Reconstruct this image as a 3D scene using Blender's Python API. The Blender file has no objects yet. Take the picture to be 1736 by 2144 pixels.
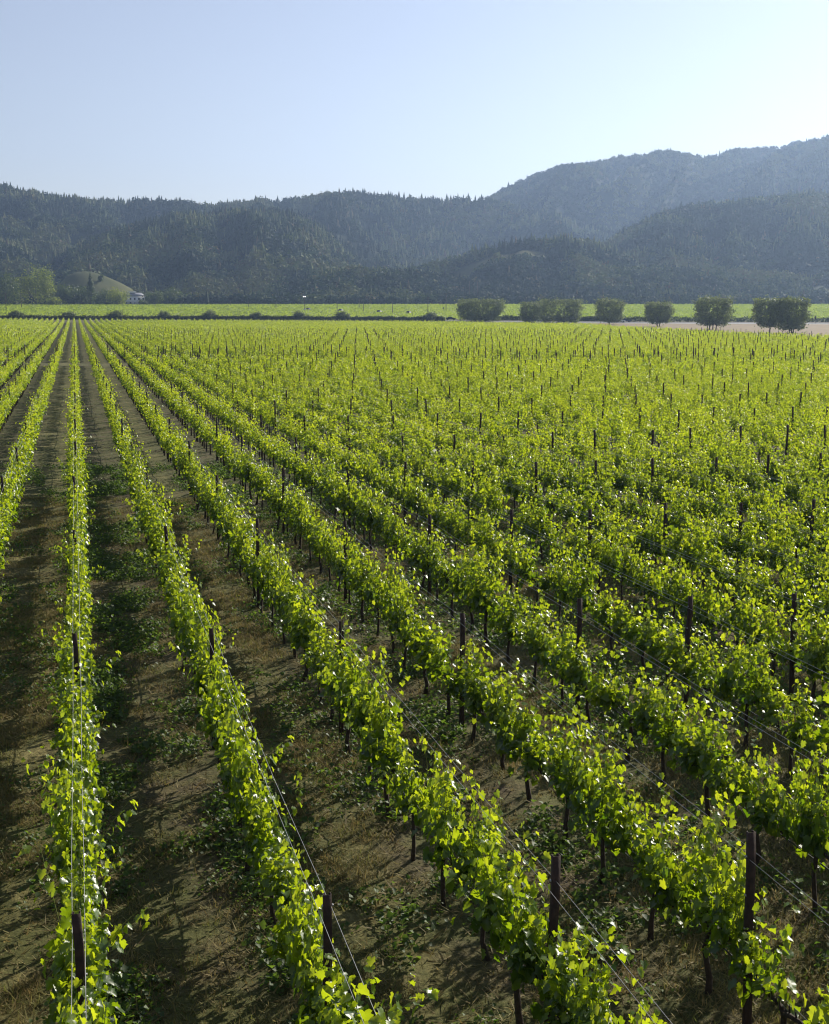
import bpy, math, random
import numpy as np
from mathutils import Vector

rng = np.random.default_rng(11)
random.seed(5)
C = bpy.context.scene
COL = C.collection

# ------------------------------------------------------------------ camera
F_PX, PW, PH = 2750.0, 1736.0, 2144.0          # focal length in units of a 1736 px wide frame
PITCH, YAW, CAM_H = math.atan(429.7 / 2750.0), 0.25077, 7.25
cam_d = bpy.data.cameras.new('camera'); cam = bpy.data.objects.new('camera', cam_d); COL.objects.link(cam)
cam.location = (0, 0, CAM_H); cam.rotation_euler = (math.pi / 2 - PITCH, 0, -YAW)
cam_d.sensor_fit = 'HORIZONTAL'; cam_d.sensor_width = 36.0; cam_d.lens = F_PX / PW * 36.0
cam_d.clip_start = 0.5; cam_d.clip_end = 20000
C.camera = cam
# ------------------------------------------------------------------ world, sun, exposure
SUN_EL, SUN_AZ = math.radians(27.0), math.radians(53.0)       # azimuth clockwise from +Y (the row direction)
w = bpy.data.worlds.new('World'); C.world = w; w.use_nodes = True
nt = w.node_tree; bg = nt.nodes['Background']
sky = nt.nodes.new('ShaderNodeTexSky'); sky.sky_type = 'NISHITA'; sky.sun_disc = False
sky.sun_elevation = SUN_EL; sky.sun_rotation = SUN_AZ
sky.air_density = 1.0; sky.dust_density = 0.22; sky.ozone_density = 2.2; sky.altitude = 50
hs = nt.nodes.new('ShaderNodeHueSaturation'); hs.inputs['Saturation'].default_value = .76; nt.links.new(sky.outputs[0], hs.inputs['Color'])
mu = nt.nodes.new('ShaderNodeMix'); mu.data_type = 'RGBA'; mu.blend_type = 'MULTIPLY'; mu.inputs[0].default_value = 1.0
mu.inputs[7].default_value = (1.09, .965, .965, 1); nt.links.new(hs.outputs[0], mu.inputs[6])
nt.links.new(mu.outputs[2], bg.inputs['Color']); bg.inputs['Strength'].default_value = 0.076
sd = bpy.data.lights.new('sun', 'SUN'); sun = bpy.data.objects.new('sun', sd); COL.objects.link(sun)
sd.energy = 5.0; sd.angle = math.radians(0.53); sd.color = (1.0, 0.93, 0.80)
S = Vector((math.sin(SUN_AZ) * math.cos(SUN_EL), math.cos(SUN_AZ) * math.cos(SUN_EL), math.sin(SUN_EL)))
sun.rotation_euler = S.to_track_quat('Z', 'Y').to_euler(); sun.location = (60, 40, 80)
C.view_settings.view_transform = 'Standard'; C.view_settings.look = 'None'
C.view_settings.exposure = 0.62; C.view_settings.gamma = 1.0
cy = C.cycles
cy.max_bounces = 8; cy.diffuse_bounces = 4; cy.glossy_bounces = 2; cy.transmission_bounces = 5
cy.volume_bounces = 0; cy.transparent_max_bounces = 8; cy.use_denoising = True; cy.filter_width = 1.15
cy.caustics_reflective = False; cy.caustics_refractive = False
HAZE_DENSITY = 0.000135

# ------------------------------------------------------------------ picture <-> place
cp, sp, cyw, syw = math.cos(PITCH), math.sin(PITCH), math.cos(YAW), math.sin(YAW)
def to_world(xc, zc): return (xc * cyw + zc * syw, -xc * syw + zc * cyw)
def to_cam(X, Y): return (X * cyw - Y * syw, X * syw + Y * cyw)
def project(X, Y, Z):
    xc, zc = to_cam(X, Y); zz = Z - CAM_H
    d = zc * cp - zz * sp; u = zc * sp + zz * cp
    return PW / 2 + F_PX * xc / d, PH / 2 - F_PX * u / d, zc
def ray(px, py):                                # (xc, zz) per metre of horizontal depth
    x = (px - PW / 2) / F_PX; y = -(py - PH / 2) / F_PX
    zc = cp + y * sp; zz = -sp + y * cp
    return x / zc, zz / zc
def smooth(t): t = np.clip(t, 0, 1); return t * t * (3 - 2 * t)
def terrain(zc): return 8.6 * smooth((np.asarray(zc, float) - 450) / 560.0)
def ground_at(px, py, h=0.0):
    a, s = ray(px, py); lo = 5.0
    zs = np.geomspace(8, 1400, 6000); f = CAM_H + s * zs - terrain(zs) - h
    k = np.argmax(f < 0) if (f < 0).any() else len(zs) - 1
    zc = zs[k]
    X, Y = to_world(a * zc, zc); return X, Y, zc
def at_depth(px, zc, dx=0.0):
    a = ray(px, 640)[0]; X, Y = to_world(a * zc + dx, zc); return X, Y, float(terrain(zc))

# ------------------------------------------------------------------ noise
def vnoise(x, y, seed=0):
    x = np.asarray(x, float); y = np.asarray(y, float)
    ix = np.floor(x).astype(np.int64); iy = np.floor(y).astype(np.int64)
    fx = x - ix; fy = y - iy; fx = fx * fx * (3 - 2 * fx); fy = fy * fy * (3 - 2 * fy)
    def h(a, b):
        n = (a * 374761393 + b * 668265263 + seed * 974634777) & 0xffffffff
        n = ((n ^ (n >> 13)) * 1274126177) & 0xffffffff
        return ((n ^ (n >> 16)) & 0xffffff) / float(0xffffff)
    return (h(ix, iy) * (1 - fx) + h(ix + 1, iy) * fx) * (1 - fy) + (h(ix, iy + 1) * (1 - fx) + h(ix + 1, iy + 1) * fx) * fy
def fbm(x, y, seed=0, o=4):
    s = 0; a = 0.5; t = 0
    for k in range(o):
        s = s + a * vnoise(x * 2 ** k, y * 2 ** k, seed + k * 17); t += a; a *= 0.5
    return s / t

# ------------------------------------------------------------------ materials
def new_mat(name):
    m = bpy.data.materials.new(name); m.use_nodes = True
    n = m.node_tree.nodes; l = m.node_tree.links
    return m, n, l, n['Principled BSDF'], n['Material Output']
def node(n, t, **kw):
    x = n.new(t)
    for k, v in kw.items(): setattr(x, k, v)
    return x
def ramp(n, pts):
    r = n.new('ShaderNodeValToRGB'); e = r.color_ramp.elements
    while len(e) < len(pts): e.new(0.5)
    for i, (p, c) in enumerate(pts): e[i].position = p; e[i].color = (*c, 1)
    return r
def plain(name, col, rough=0.7, metal=0.0, var=0.25, scale=6.0, bump=0.0):
    m, n, l, b, o = new_mat(name)
    tc = n.new('ShaderNodeTexCoord'); nz = n.new('ShaderNodeTexNoise'); nz.inputs['Scale'].default_value = scale; nz.inputs['Detail'].default_value = 5
    l.new(tc.outputs['Object'], nz.inputs['Vector'])
    r = ramp(n, [(0.3, [c * (1 - var) for c in col]), (0.7, [min(1, c * (1 + var)) for c in col])])
    l.new(nz.outputs['Fac'], r.inputs['Fac']); l.new(r.outputs['Color'], b.inputs['Base Color'])
    b.inputs['Roughness'].default_value = rough; b.inputs['Metallic'].default_value = metal
    if bump:
        bp = n.new('ShaderNodeBump'); bp.inputs['Strength'].default_value = bump; bp.inputs['Distance'].default_value = 0.02
        l.new(nz.outputs['Fac'], bp.inputs['Height']); l.new(bp.outputs['Normal'], b.inputs['Normal'])
    return m
def leaf_mat(name, stops, trans_stops, trans=0.5, rough=0.4, spec=0.5, obj_var=0.0):
    """leaf: glossy upper skin over a mix of reflecting and light-passing tissue; 'tint' runs from old (0) to young (1)"""
    m, n, l, b, o = new_mat(name)
    at = n.new('ShaderNodeAttribute'); at.attribute_name = 'tint'
    fac = at.outputs['Fac']
    if obj_var:
        oi = n.new('ShaderNodeObjectInfo'); mm = node(n, 'ShaderNodeMath', operation='MULTIPLY_ADD')
        mm.inputs[1].default_value = obj_var; l.new(oi.outputs['Random'], mm.inputs[0]); l.new(fac, mm.inputs[2]); fac = mm.outputs[0]
    r1 = ramp(n, stops); r2 = ramp(n, trans_stops)
    l.new(fac, r1.inputs['Fac']); l.new(fac, r2.inputs['Fac'])
    l.new(r1.outputs['Color'], b.inputs['Base Color'])
    b.inputs['Roughness'].default_value = rough; b.inputs['Specular IOR Level'].default_value = spec
    t = n.new('ShaderNodeBsdfTranslucent'); l.new(r2.outputs['Color'], t.inputs['Color'])
    mx = n.new('ShaderNodeMixShader'); mx.inputs[0].default_value = trans
    l.new(b.outputs[0], mx.inputs[1]); l.new(t.outputs[0], mx.inputs[2]); l.new(mx.outputs[0], o.inputs['Surface'])
    return m

M = {}
M['vine'] = leaf_mat('vine_leaf', [(0.0, (.030, .070, .010)), (0.5, (.065, .125, .012)), (1.0, (.12, .19, .018))],
                     [(0.0, (.10, .22, .004)), (0.5, (.35, .475, .007)), (1.0, (.62, .69, .02))], trans=.52, rough=.37, spec=.8, obj_var=.10)
M['vinefar'] = leaf_mat('vine_leaf_distant', [(0.0, (.030, .070, .010)), (0.5, (.065, .125, .012)), (1.0, (.12, .19, .018))],
                        [(0.0, (.10, .22, .004)), (0.5, (.35, .475, .007)), (1.0, (.62, .69, .02))], trans=.52, rough=.42, spec=.6)
M['shoot'] = plain('green_shoot', (.14, .17, .03), .6)
M['bark'] = plain('vine_bark', (.045, .030, .020), .95, 0, .45, 25, .8)
M['rust'] = plain('rusty_steel', (.030, .015, .010), .8, .1, .5, 18, .3)
M['galv'] = plain('galvanised_wire', (.34, .34, .34), .45, .8, .12, 30)
M['hose'] = plain('black_hose', (.018, .018, .020), .32, 0, .2, 20)
M['dry'] = leaf_mat('dry_grass_blade', [(0, (.13, .10, .04)), (.5, (.30, .24, .10)), (1, (.13, .15, .035))],
                    [(0, (.20, .14, .05)), (.6, (.34, .26, .10)), (1, (.20, .25, .04))], trans=.4, rough=.7, spec=.25)
M['weed'] = leaf_mat('weed_leaf', [(0, (.03, .06, .014)), (1, (.08, .13, .03))], [(0, (.10, .2, .02)), (1, (.26, .40, .04))], trans=.4, rough=.62)
M['olive'] = leaf_mat('olive_leaf', [(0, (.048, .070, .026)), (1, (.20, .245, .095))], [(0, (.07, .10, .03)), (1, (.30, .36, .10))], trans=.40, rough=.5, spec=.4)
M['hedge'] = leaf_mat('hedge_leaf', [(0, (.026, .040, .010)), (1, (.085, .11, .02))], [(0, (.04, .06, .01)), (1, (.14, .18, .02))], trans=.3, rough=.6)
M['broad'] = leaf_mat('broadleaf', [(0, (.035, .06, .018)), (1, (.10, .14, .035))], [(0, (.05, .09, .015)), (1, (.18, .24, .035))], trans=.36, rough=.55)
M['yellowtree'] = leaf_mat('lime_broadleaf', [(0, (.05, .08, .016)), (1, (.17, .19, .04))], [(0, (.10, .17, .02)), (1, (.48, .54, .045))], trans=.46, rough=.55)
M['forest'] = leaf_mat('forest_foliage', [(0, (.016, .032, .018)), (.45, (.040, .066, .026)), (.80, (.13, .16, .055)), (1, (.10, .072, .040))],
                       [(0, (.02, .04, .014)), (.6, (.06, .10, .02)), (1, (.13, .14, .03))], trans=.16, rough=.8, spec=.15)
M['farvine'] = leaf_mat('far_vine_leaf', [(0, (.07, .12, .014)), (1, (.13, .19, .022))], [(0, (.30, .42, .025)), (1, (.46, .56, .04))], trans=.5, rough=.5, spec=.3)
M['treebark'] = plain('tree_bark', (.06, .045, .032), .95, 0, .4, 4)
M['pole'] = plain('weathered_pole', (.075, .058, .045), .9, 0, .35, 3)
M['white'] = plain('white_paint', (.78, .79, .80), .6, 0, .06, 1)
M['roof'] = plain('grey_roof', (.24, .25, .27), .6, 0, .15, 1)
M['glass'] = plain('dark_window_glass', (.03, .035, .045), .35, 0, .1, 1)
M['asphalt'] = plain('asphalt', (.075, .073, .070), .85, 0, .2, .6)
M['line'] = plain('road_paint', (.78, .78, .75), .6, 0, .08, 2)
M['verge'] = plain('dry_verge', (.20, .138, .060), .95, 0, .25, .25)
M['tyre'] = plain('tyre_rubber', (.015, .015, .016), .8)
M['chrome'] = plain('chrome', (.75, .75, .75), .12, 1, .05)
M['fanmetal'] = plain('bright_fan_metal', (.85, .85, .85), .3, .9, .03)
M['carblack'] = plain('black_car_paint', (.012, .012, .014), .45, 0, .1)
M['carsilver'] = plain('silver_car_paint', (.55, .57, .60), .25, .6, .05)
M['carblue'] = plain('dark_blue_car_paint', (.03, .04, .07), .45, 0, .1)
M['carwhite'] = plain('white_car_paint', (.75, .75, .75), .25, 0, .05)
for q in ('carblack', 'carblue', 'glass'): M[q].node_tree.nodes['Principled BSDF'].inputs['Specular IOR Level'].default_value = .12

def soil_mat():
    m, n, l, b, o = new_mat('vineyard_soil')
    ge = n.new('ShaderNodeNewGeometry'); sx = n.new('ShaderNodeSeparateXYZ'); l.new(ge.outputs['Position'], sx.inputs[0])
    def noise(scale, detail=6, rough=.6, stretch=None):
        z = n.new('ShaderNodeTexNoise'); z.inputs['Scale'].default_value = scale; z.inputs['Detail'].default_value = detail; z.inputs['Roughness'].default_value = rough
        if stretch:
            mp = n.new('ShaderNodeMapping'); mp.inputs['Scale'].default_value = stretch; l.new(ge.outputs['Position'], mp.inputs[0]); l.new(mp.outputs[0], z.inputs['Vector'])
        else: l.new(ge.outputs['Position'], z.inputs['Vector'])
        return z.outputs['Fac']
    def math_(op, a, b_=None, c=None):
        x = node(n, 'ShaderNodeMath', operation=op)
        for i, v in enumerate((a, b_, c)):
            if v is None: continue
            if hasattr(v, 'links') or hasattr(v, 'is_linked'): l.new(v, x.inputs[i])
            else: x.inputs[i].default_value = v
        return x.outputs[0]
    def mix(f, a, b_):
        x = node(n, 'ShaderNodeMix', data_type='RGBA'); l.new(f, x.inputs[0]); l.new(a, x.inputs[6]); l.new(b_, x.inputs[7]); return x.outputs[2]
    big, mid, fine = noise(.35, 4), noise(2.2, 6, .65), noise(16, 8, .7)
    bare = ramp(n, [(.30, (.026, .019, .013)), (.5, (.075, .056, .036)), (.72, (.21, .155, .10))]); l.new(fine, bare.inputs[0])
    straw = ramp(n, [(.28, (.050, .044, .017)), (.5, (.160, .138, .052)), (.74, (.34, .29, .12))]); l.new(noise(22, 8, .75, (1, .35, 1)), straw.inputs[0])
    green = ramp(n, [(.3, (.035, .042, .012)), (.7, (.12, .125, .035))]); l.new(fine, green.inputs[0])
    # alleys alternate between mown grass and tilled soil
    ph = math_('MULTIPLY', math_('ADD', sx.outputs[0], 0.17 + 2.134 * 40), 1 / (2 * 2.134))
    fr = math_('FRACT', ph)
    wob = math_('MULTIPLY_ADD', mid, .30, -.15)
    d = math_('ABSOLUTE', math_('SUBTRACT', math_('ADD', fr, wob), .75))         # mown alley centred at .75
    mown = node(n, 'ShaderNodeMapRange', interpolation_type='SMOOTHSTEP'); l.new(d, mown.inputs[0])
    for i, v in ((1, .23), (2, .13), (3, 0), (4, 1)): mown.inputs[i].default_value = v
    sm = ramp(n, [(.36, (0, 0, 0)), (.56, (1, 1, 1))]); l.new(mid, sm.inputs[0])
    f1 = math_('MULTIPLY_ADD', mown.outputs[0], .75, math_('MULTIPLY', sm.outputs[0], .42)); 
    c = mix(math_('MINIMUM', f1, 1.0), bare.outputs[0], straw.outputs[0])
    gm = ramp(n, [(.36, (0, 0, 0)), (.54, (.85, .85, .85))]); l.new(noise(.9, 5, .6), gm.inputs[0])
    c = mix(gm.outputs[0], c, green.outputs[0])
    l.new(c, b.inputs['Base Color']); b.inputs['Roughness'].default_value = .95; b.inputs['Specular IOR Level'].default_value = .2
    bp = n.new('ShaderNodeBump'); bp.inputs['Strength'].default_value = .9; bp.inputs['Distance'].default_value = .06
    l.new(math_('ADD', math_('MULTIPLY', fine, .5), mid), bp.inputs['Height']); l.new(bp.outputs[0], b.inputs['Normal'])
    return m
M['soil'] = soil_mat()
def hill_mat():
    m, n, l, b, o = new_mat('hill_ground')
    at = n.new('ShaderNodeAttribute'); at.attribute_name = 'tint'
    ge = n.new('ShaderNodeNewGeometry'); z = n.new('ShaderNodeTexNoise'); z.inputs['Scale'].default_value = .03; z.inputs['Detail'].default_value = 8
    l.new(ge.outputs['Position'], z.inputs['Vector'])
    wd = ramp(n, [(.3, (.020, .030, .016)), (.7, (.042, .052, .024))]); l.new(z.outputs[0], wd.inputs[0])
    dry = ramp(n, [(.3, (.055, .068, .027)), (.7, (.12, .122, .05))]); l.new(z.outputs[0], dry.inputs[0])
    mx = node(n, 'ShaderNodeMix', data_type='RGBA'); l.new(at.outputs['Fac'], mx.inputs[0]); l.new(wd.outputs[0], mx.inputs[6]); l.new(dry.outputs[0], mx.inputs[7])
    l.new(mx.outputs[2], b.inputs['Base Color']); b.inputs['Roughness'].default_value = 1; b.inputs['Specular IOR Level'].default_value = .1
    return m
M['hill'] = hill_mat()

# ------------------------------------------------------------------ object helpers
def tag(o, label=None, cat=None, group=None, kind=None):
    if label: o['label'] = label
    if cat: o['category'] = cat
    if group: o['group'] = group
    if kind: o['kind'] = kind
    return o
def empty(name, loc, label=None, cat=None, group=None, rz=0.0):
    o = bpy.data.objects.new(name, None); COL.objects.link(o); o.location = loc; o.rotation_euler = (0, 0, rz); o.empty_display_size = .3
    return tag(o, label, cat, group)
def mesh(name, V, F, mats, mi=None, tint=None, smooth_=False):
    """V (n,3); F list of index arrays, each (m,k)"""
    V = np.ascontiguousarray(V, dtype=np.float32)
    if isinstance(F, np.ndarray): F = [F]
    F = [np.asarray(f, dtype=np.int32) for f in F if len(f)]
    loops = np.concatenate([f.ravel() for f in F]); tot = np.concatenate([np.full(len(f), f.shape[1], np.int32) for f in F])
    st = np.concatenate([[0], np.cumsum(tot)[:-1]]).astype(np.int32)
    me = bpy.data.meshes.new(name)
    me.vertices.add(len(V)); me.vertices.foreach_set('co', V.ravel())
    me.loops.add(len(loops)); me.loops.foreach_set('vertex_index', loops)
    me.polygons.add(len(tot)); me.polygons.foreach_set('loop_start', st); me.polygons.foreach_set('loop_total', tot)
    for m in (mats if isinstance(mats, (list, tuple)) else [mats]): me.materials.append(m)
    if mi is not None: me.polygons.foreach_set('material_index', np.asarray(mi, np.int32))
    if smooth_: me.polygons.foreach_set('use_smooth', np.ones(len(tot), bool))
    if tint is not None:
        a = me.attributes.new('tint', 'FLOAT', 'POINT'); a.data.foreach_set('value', np.asarray(tint, np.float32))
    me.update(calc_edges=True); me.validate()
    return me
def link(name, me, parent=None, loc=(0, 0, 0), rz=0.0):
    o = bpy.data.objects.new(name, me); COL.objects.link(o); o.location = loc; o.rotation_euler = (0, 0, rz)
    if parent: o.parent = parent
    return o
class MB:
    """collects tubes, boxes and free faces into one mesh"""
    def __init__(s): s.V = []; s.F = {3: [], 4: []}; s.n = 0; s.mi = {3: [], 4: []}
    def add(s, V, F, mi=0):
        for f in F:
            if len(f) > 4:
                for i in range(1, len(f) - 1): s.F[3].append((f[0] + s.n, f[i] + s.n, f[i + 1] + s.n)); s.mi[3].append(mi)
            else: s.F[len(f)].append(tuple(i + s.n for i in f)); s.mi[len(f)].append(mi)
        s.V += [tuple(v) for v in V]; s.n += len(V)
    def box(s, c, d, mi=0, taper=1.0):
        x, y, z = c; a, b_, h = d[0] / 2, d[1] / 2, d[2] / 2; t = taper
        V = [(x - a, y - b_, z - h), (x + a, y - b_, z - h), (x + a, y + b_, z - h), (x - a, y + b_, z - h),
             (x - a * t, y - b_ * t, z + h), (x + a * t, y - b_ * t, z + h), (x + a * t, y + b_ * t, z + h), (x - a * t, y + b_ * t, z + h)]
        s.add(V, [(0, 3, 2, 1), (4, 5, 6, 7), (0, 1, 5, 4), (1, 2, 6, 5), (2, 3, 7, 6), (3, 0, 4, 7)], mi)
    def tube(s, pts, rad, k=6, mi=0, cap=True):
        pts = [Vector(p) for p in pts]; rad = rad if isinstance(rad, (list, tuple)) else [rad] * len(pts)
        V = []; F = []
        for i, p in enumerate(pts):
            d = (pts[min(i + 1, len(pts) - 1)] - pts[max(i - 1, 0)]).normalized()
            u = d.orthogonal().normalized() if abs(d.z) > .9 else d.cross(Vector((0, 0, 1))).normalized()
            v = d.cross(u)
            for j in range(k):
                a = 2 * math.pi * j / k; V.append(p + (u * math.cos(a) + v * math.sin(a)) * rad[i])
        for i in range(len(pts) - 1):
            for j in range(k): F.append((i * k + j, i * k + (j + 1) % k, (i + 1) * k + (j + 1) % k, (i + 1) * k + j))
        if cap: F.append(tuple(range(k))[::-1]); F.append(tuple((len(pts) - 1) * k + j for j in range(k)))
        s.add(V, F, mi)
    def me(s, name, mats, smooth_=False, tint=None):
        return mesh(name, np.array(s.V), [np.array(s.F[k]) for k in (3, 4) if s.F[k]], mats, s.mi[3] + s.mi[4], tint, smooth_)
def nrm(a): return a / np.maximum(np.linalg.norm(a, axis=-1, keepdims=True), 1e-9)
# leaf outline: five lobes with a notch at the stalk
_r = [(0, -.02), (.15, -.20), (.38, -.19), (.56, .06), (.43, .20), (.64, .43), (.40, .55), (.27, .80), (0, 1.0)]
_out = _r + [(-x, y) for x, y in _r[-2:0:-1]]
_L = np.array([(0, .30)] + _out)
LEAF_T = np.c_[_L, .26 * np.abs(_L[:, 0]) - .22 * _L[:, 1] ** 2 + .05 * np.sin(9 * _L[:, 0] + 5 * _L[:, 1])]; LEAF_T[0, 2] -= .06
LEAF_F = np.array([(0, i, i % 16 + 1) for i in range(1, 17)])
KITE_T = np.array([(0, -.05, 0), (.52, .38, .14), (0, 1, -.15), (-.52, .38, .14)]); KITE_F = np.array([(0, 1, 2), (0, 2, 3)])
BLADE_T = np.array([(-.06, 0, 0), (.06, 0, 0), (0, 1, .25)]); BLADE_F = np.array([(0, 1, 2)])
def leaves(P, N, T, size, T0=KITE_T, F0=KITE_F):
    N = nrm(N); T = nrm(T - (T * N).sum(1, keepdims=True) * N); Sd = np.cross(T, N)
    s = np.asarray(size)[:, None, None]
    V = P[:, None] + s * (T0[None, :, :1] * Sd[:, None] + T0[None, :, 1:2] * T[:, None] + T0[None, :, 2:] * N[:, None])
    F = F0[None] + (np.arange(len(P)) * len(T0))[:, None, None]
    return V.reshape(-1, 3), F.reshape(-1, F0.shape[1])
ORD = 'zeroth first second third fourth fifth sixth seventh eighth ninth tenth eleventh twelfth thirteenth fourteenth fifteenth sixteenth seventeenth eighteenth nineteenth twentieth'.split()
def ordinal(i):
    if i <= 20: return ORD[i]
    tens = {2: 'twenty', 3: 'thirty', 4: 'forty', 5: 'fifty', 6: 'sixty', 7: 'seventy', 8: 'eighty', 9: 'ninety'}
    if i % 10 == 0: return tens[i // 10][:-1] + 'ieth'
    return tens[i // 10] + '-' + ORD[i % 10]
def row_name(r):
    if r == 0: return 'the straight upright row at left'
    if r == 1: return 'the row just right of the upright row'
    if r == -1: return 'the row just left of the upright row'
    return ('%s row %s of the upright row' % (ordinal(abs(r)), 'right' if r > 0 else 'left'))

# ------------------------------------------------------------------ vineyard layout
ROW, X0, POST_P, POST_Y0, NV = 2.134, -0.17, 10.118, 10.956, 7
VS = POST_P / NV
EDGE = [(-400, 663), (0, 665), (160, 666.5), (868, 670.5), (1200, 675), (1300, 681), (1400, 685.5), (1500, 690.5), (1660, 696.5), (1736, 699), (2100, 710)]
EDGE_A = np.array([ray(p[0], 700)[0] for p in EDGE]); EDGE_Z = np.array([ground_at(p[0], p[1], 1.8)[2] for p in EDGE])
def ave(X, Y): return Y - (179.7 - .40 * X)       # signed distance to the cross lane's far side
def inside(X, Y):
    xc, zc = to_cam(X, Y)
    return (zc < np.interp(xc / zc, EDGE_A, EDGE_Z)) & ~((ave(X, Y) > -9.0) & (ave(X, Y) < 0))

# ------------------------------------------------------------------ ground sheet (fan that reaches the horizon)
zz = np.concatenate([np.linspace(-12, 5, 10), np.geomspace(6, 60, 210), np.geomspace(61, 420, 70), np.linspace(430, 1050, 60), np.geomspace(1100, 3900, 12)])
tt = np.linspace(-1, 1, 300); tt = np.sign(tt) * (np.abs(tt) ** 1.25)
ZC, TT = np.meshgrid(zz, tt, indexing='ij'); XC = TT * (np.maximum(ZC, 0) * .62 + 14)
GX, GY = to_world(XC, ZC)
def ground_z(X, Y):
    zc = to_cam(X, Y)[1]; berm = np.abs(((X - X0) / ROW + .5) % 1 - .5)
    return terrain(zc) + np.where(zc < 120, ((fbm(X * 1.3, Y * 1.3, 3) - .5) * .10 + (fbm(X * 4, Y * 4, 9, 2) - .5) * .05), 0) + np.where(zc < 200, .05 * np.exp(-(berm / .16) ** 2), 0) - .02
GZ = ground_z(GX, GY)
n_, m_ = GX.shape
idx = np.arange(n_ * m_).reshape(n_, m_)
GF = np.stack([idx[:-1, :-1], idx[:-1, 1:], idx[1:, 1:], idx[1:, :-1]], -1).reshape(-1, 4)
tag(link('ground', mesh('ground', np.stack([GX, GY, GZ], -1).reshape(-1, 3), GF, M['soil'], smooth_=True)), kind='structure')

# ------------------------------------------------------------------ vines
def vine_leaves(g, n_shoot, per, size, style):
    """leaf points of one vine: shoots rising from a cordon 0.88 m up; row direction is Y"""
    P, N, T, Sz, Ti, stems = [], [], [], [], [], []
    half = VS * .51
    hh = {'tall': 1.36, 'bushy': 1.24, 'sparse': 1.12, 'low': 1.0}[style]
    cl = g.uniform(-.35, .35)
    for i in range(n_shoot):
        y = g.uniform(-half, half)
        if style == 'sparse' and abs(y - cl) < .22: continue
        x0 = g.normal(0, .05); ln = hh * g.uniform(.46, 1.20) * (1.0 - .68 * abs(y / half) ** 2.6)
        lx = g.normal(0, .12); ly = g.normal(0, .16); droop = 0
        if g.random() < .10: lx = g.choice([-1, 1]) * g.uniform(.30, .65); droop = g.uniform(.2, .6)
        t = (np.arange(per) + g.uniform(.1, .9, per)) / per * 1.0
        base = np.array([x0, y, .80])
        d = np.array([lx, ly, 1.0])
        pts = base + t[:, None] * d * ln
        pts[:, 0] += .12 * np.sin(t * 5 + g.uniform(0, 6)); pts[:, 2] -= droop * t ** 2 * ln
        stems.append(np.array([base + tt_ * d * ln - np.array([0, 0, droop * tt_ ** 2 * ln]) for tt_ in (0, .35, .7, 1.0)]))
        an = g.uniform(0, 2 * math.pi, per); out = np.c_[np.cos(an) * 1.15, np.sin(an), g.normal(.1, .45, per)]
        off = nrm(out) * (g.uniform(.03, .155, per) * (1 - .45 * t))[:, None]
        p = pts + off
        low = g.random(per) < .17
        p[low, 2] -= g.uniform(0, .30, low.sum())
        nn = nrm(out) * .75 + np.where(g.random((per, 1)) < .3, 1.5, .45) * np.array([0, 0, 1.0]) + g.normal(0, .55, (per, 3))
        P.append(p); N.append(nn); T.append(nrm(out) + np.array([0, 0, -.75]) + g.normal(0, .35, (per, 3)))
        Sz.append(size * g.uniform(.62, 1.25, per) * (1.12 - .5 * t)); Ti.append(np.clip(.22 + .55 * t + g.normal(0, .17, per), 0, 1))
    return np.concatenate(P), np.concatenate(N), np.concatenate(T), np.concatenate(Sz), np.concatenate(Ti), stems
STYLES = ['tall', 'bushy', 'bushy', 'sparse', 'bushy', 'tall', 'low', 'bushy', 'sparse', 'tall', 'bushy', 'low', 'bushy', 'tall', 'sparse', 'bushy']
WORD = {'tall': 'tall leafy', 'bushy': 'bushy green', 'sparse': 'sparse gappy', 'low': 'low leafy'}
FOL, TRK = [], []
for i, stl in enumerate(STYLES):
    g = np.random.default_rng(100 + i)
    ns = {'tall': 23, 'bushy': 25, 'sparse': 20, 'low': 22}[stl]
    P, N, T, Sz, Ti, stems = vine_leaves(g, ns, 25, .108, stl)
    V, Fl = leaves(P, N, T, Sz, LEAF_T, LEAF_F); tint = np.repeat(Ti, len(LEAF_T))
    b = MB()
    for s in stems: b.tube([tuple(q) for q in s], [.0045, .004, .003, .002], 3, cap=False)
    Vs = np.array(b.V); Fs = np.array(b.F[4])
    # leaves as triangles, shoots as quads, in one mesh
    FOL.append(mesh('foliage', np.concatenate([V, Vs]), [Fl, Fs + len(V)], [M['vine'], M['shoot']], np.r_[np.zeros(len(Fl)), np.ones(len(Fs))],
                    np.r_[tint, np.zeros(len(Vs))]))
    b = MB(); k = g.normal(0, .03, (6, 2)); hz = .76
    b.tube([(k[0, 0] + g.normal(0, .04), k[0, 1], -.08), (k[1, 0], k[1, 1], .22), (k[2, 0], k[2, 1], .5), (k[3, 0] * .5, k[3, 1] * .5, .74), (0, 0, hz)], [.052, .040, .034, .036, .042], 7)
    for sg in (-1, 1):
        q = [(0, 0, hz - .03), (g.normal(0, .012), sg * .12, hz + .03)] + [(g.normal(0, .015), sg * yy, hz + .04 + g.normal(0, .012)) for yy in (.3, .48, .66)]
        b.tube(q, [.036, .027, .023, .019, .012], 6)
        for yy in np.linspace(.1, .62, 5): b.tube([(0, sg * yy, hz + .03), (g.normal(0, .02), sg * yy + g.normal(0, .02), hz + .12)], [.014, .009], 5)
    TRK.append(b.me('trunk', [M['bark']], True))

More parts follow.
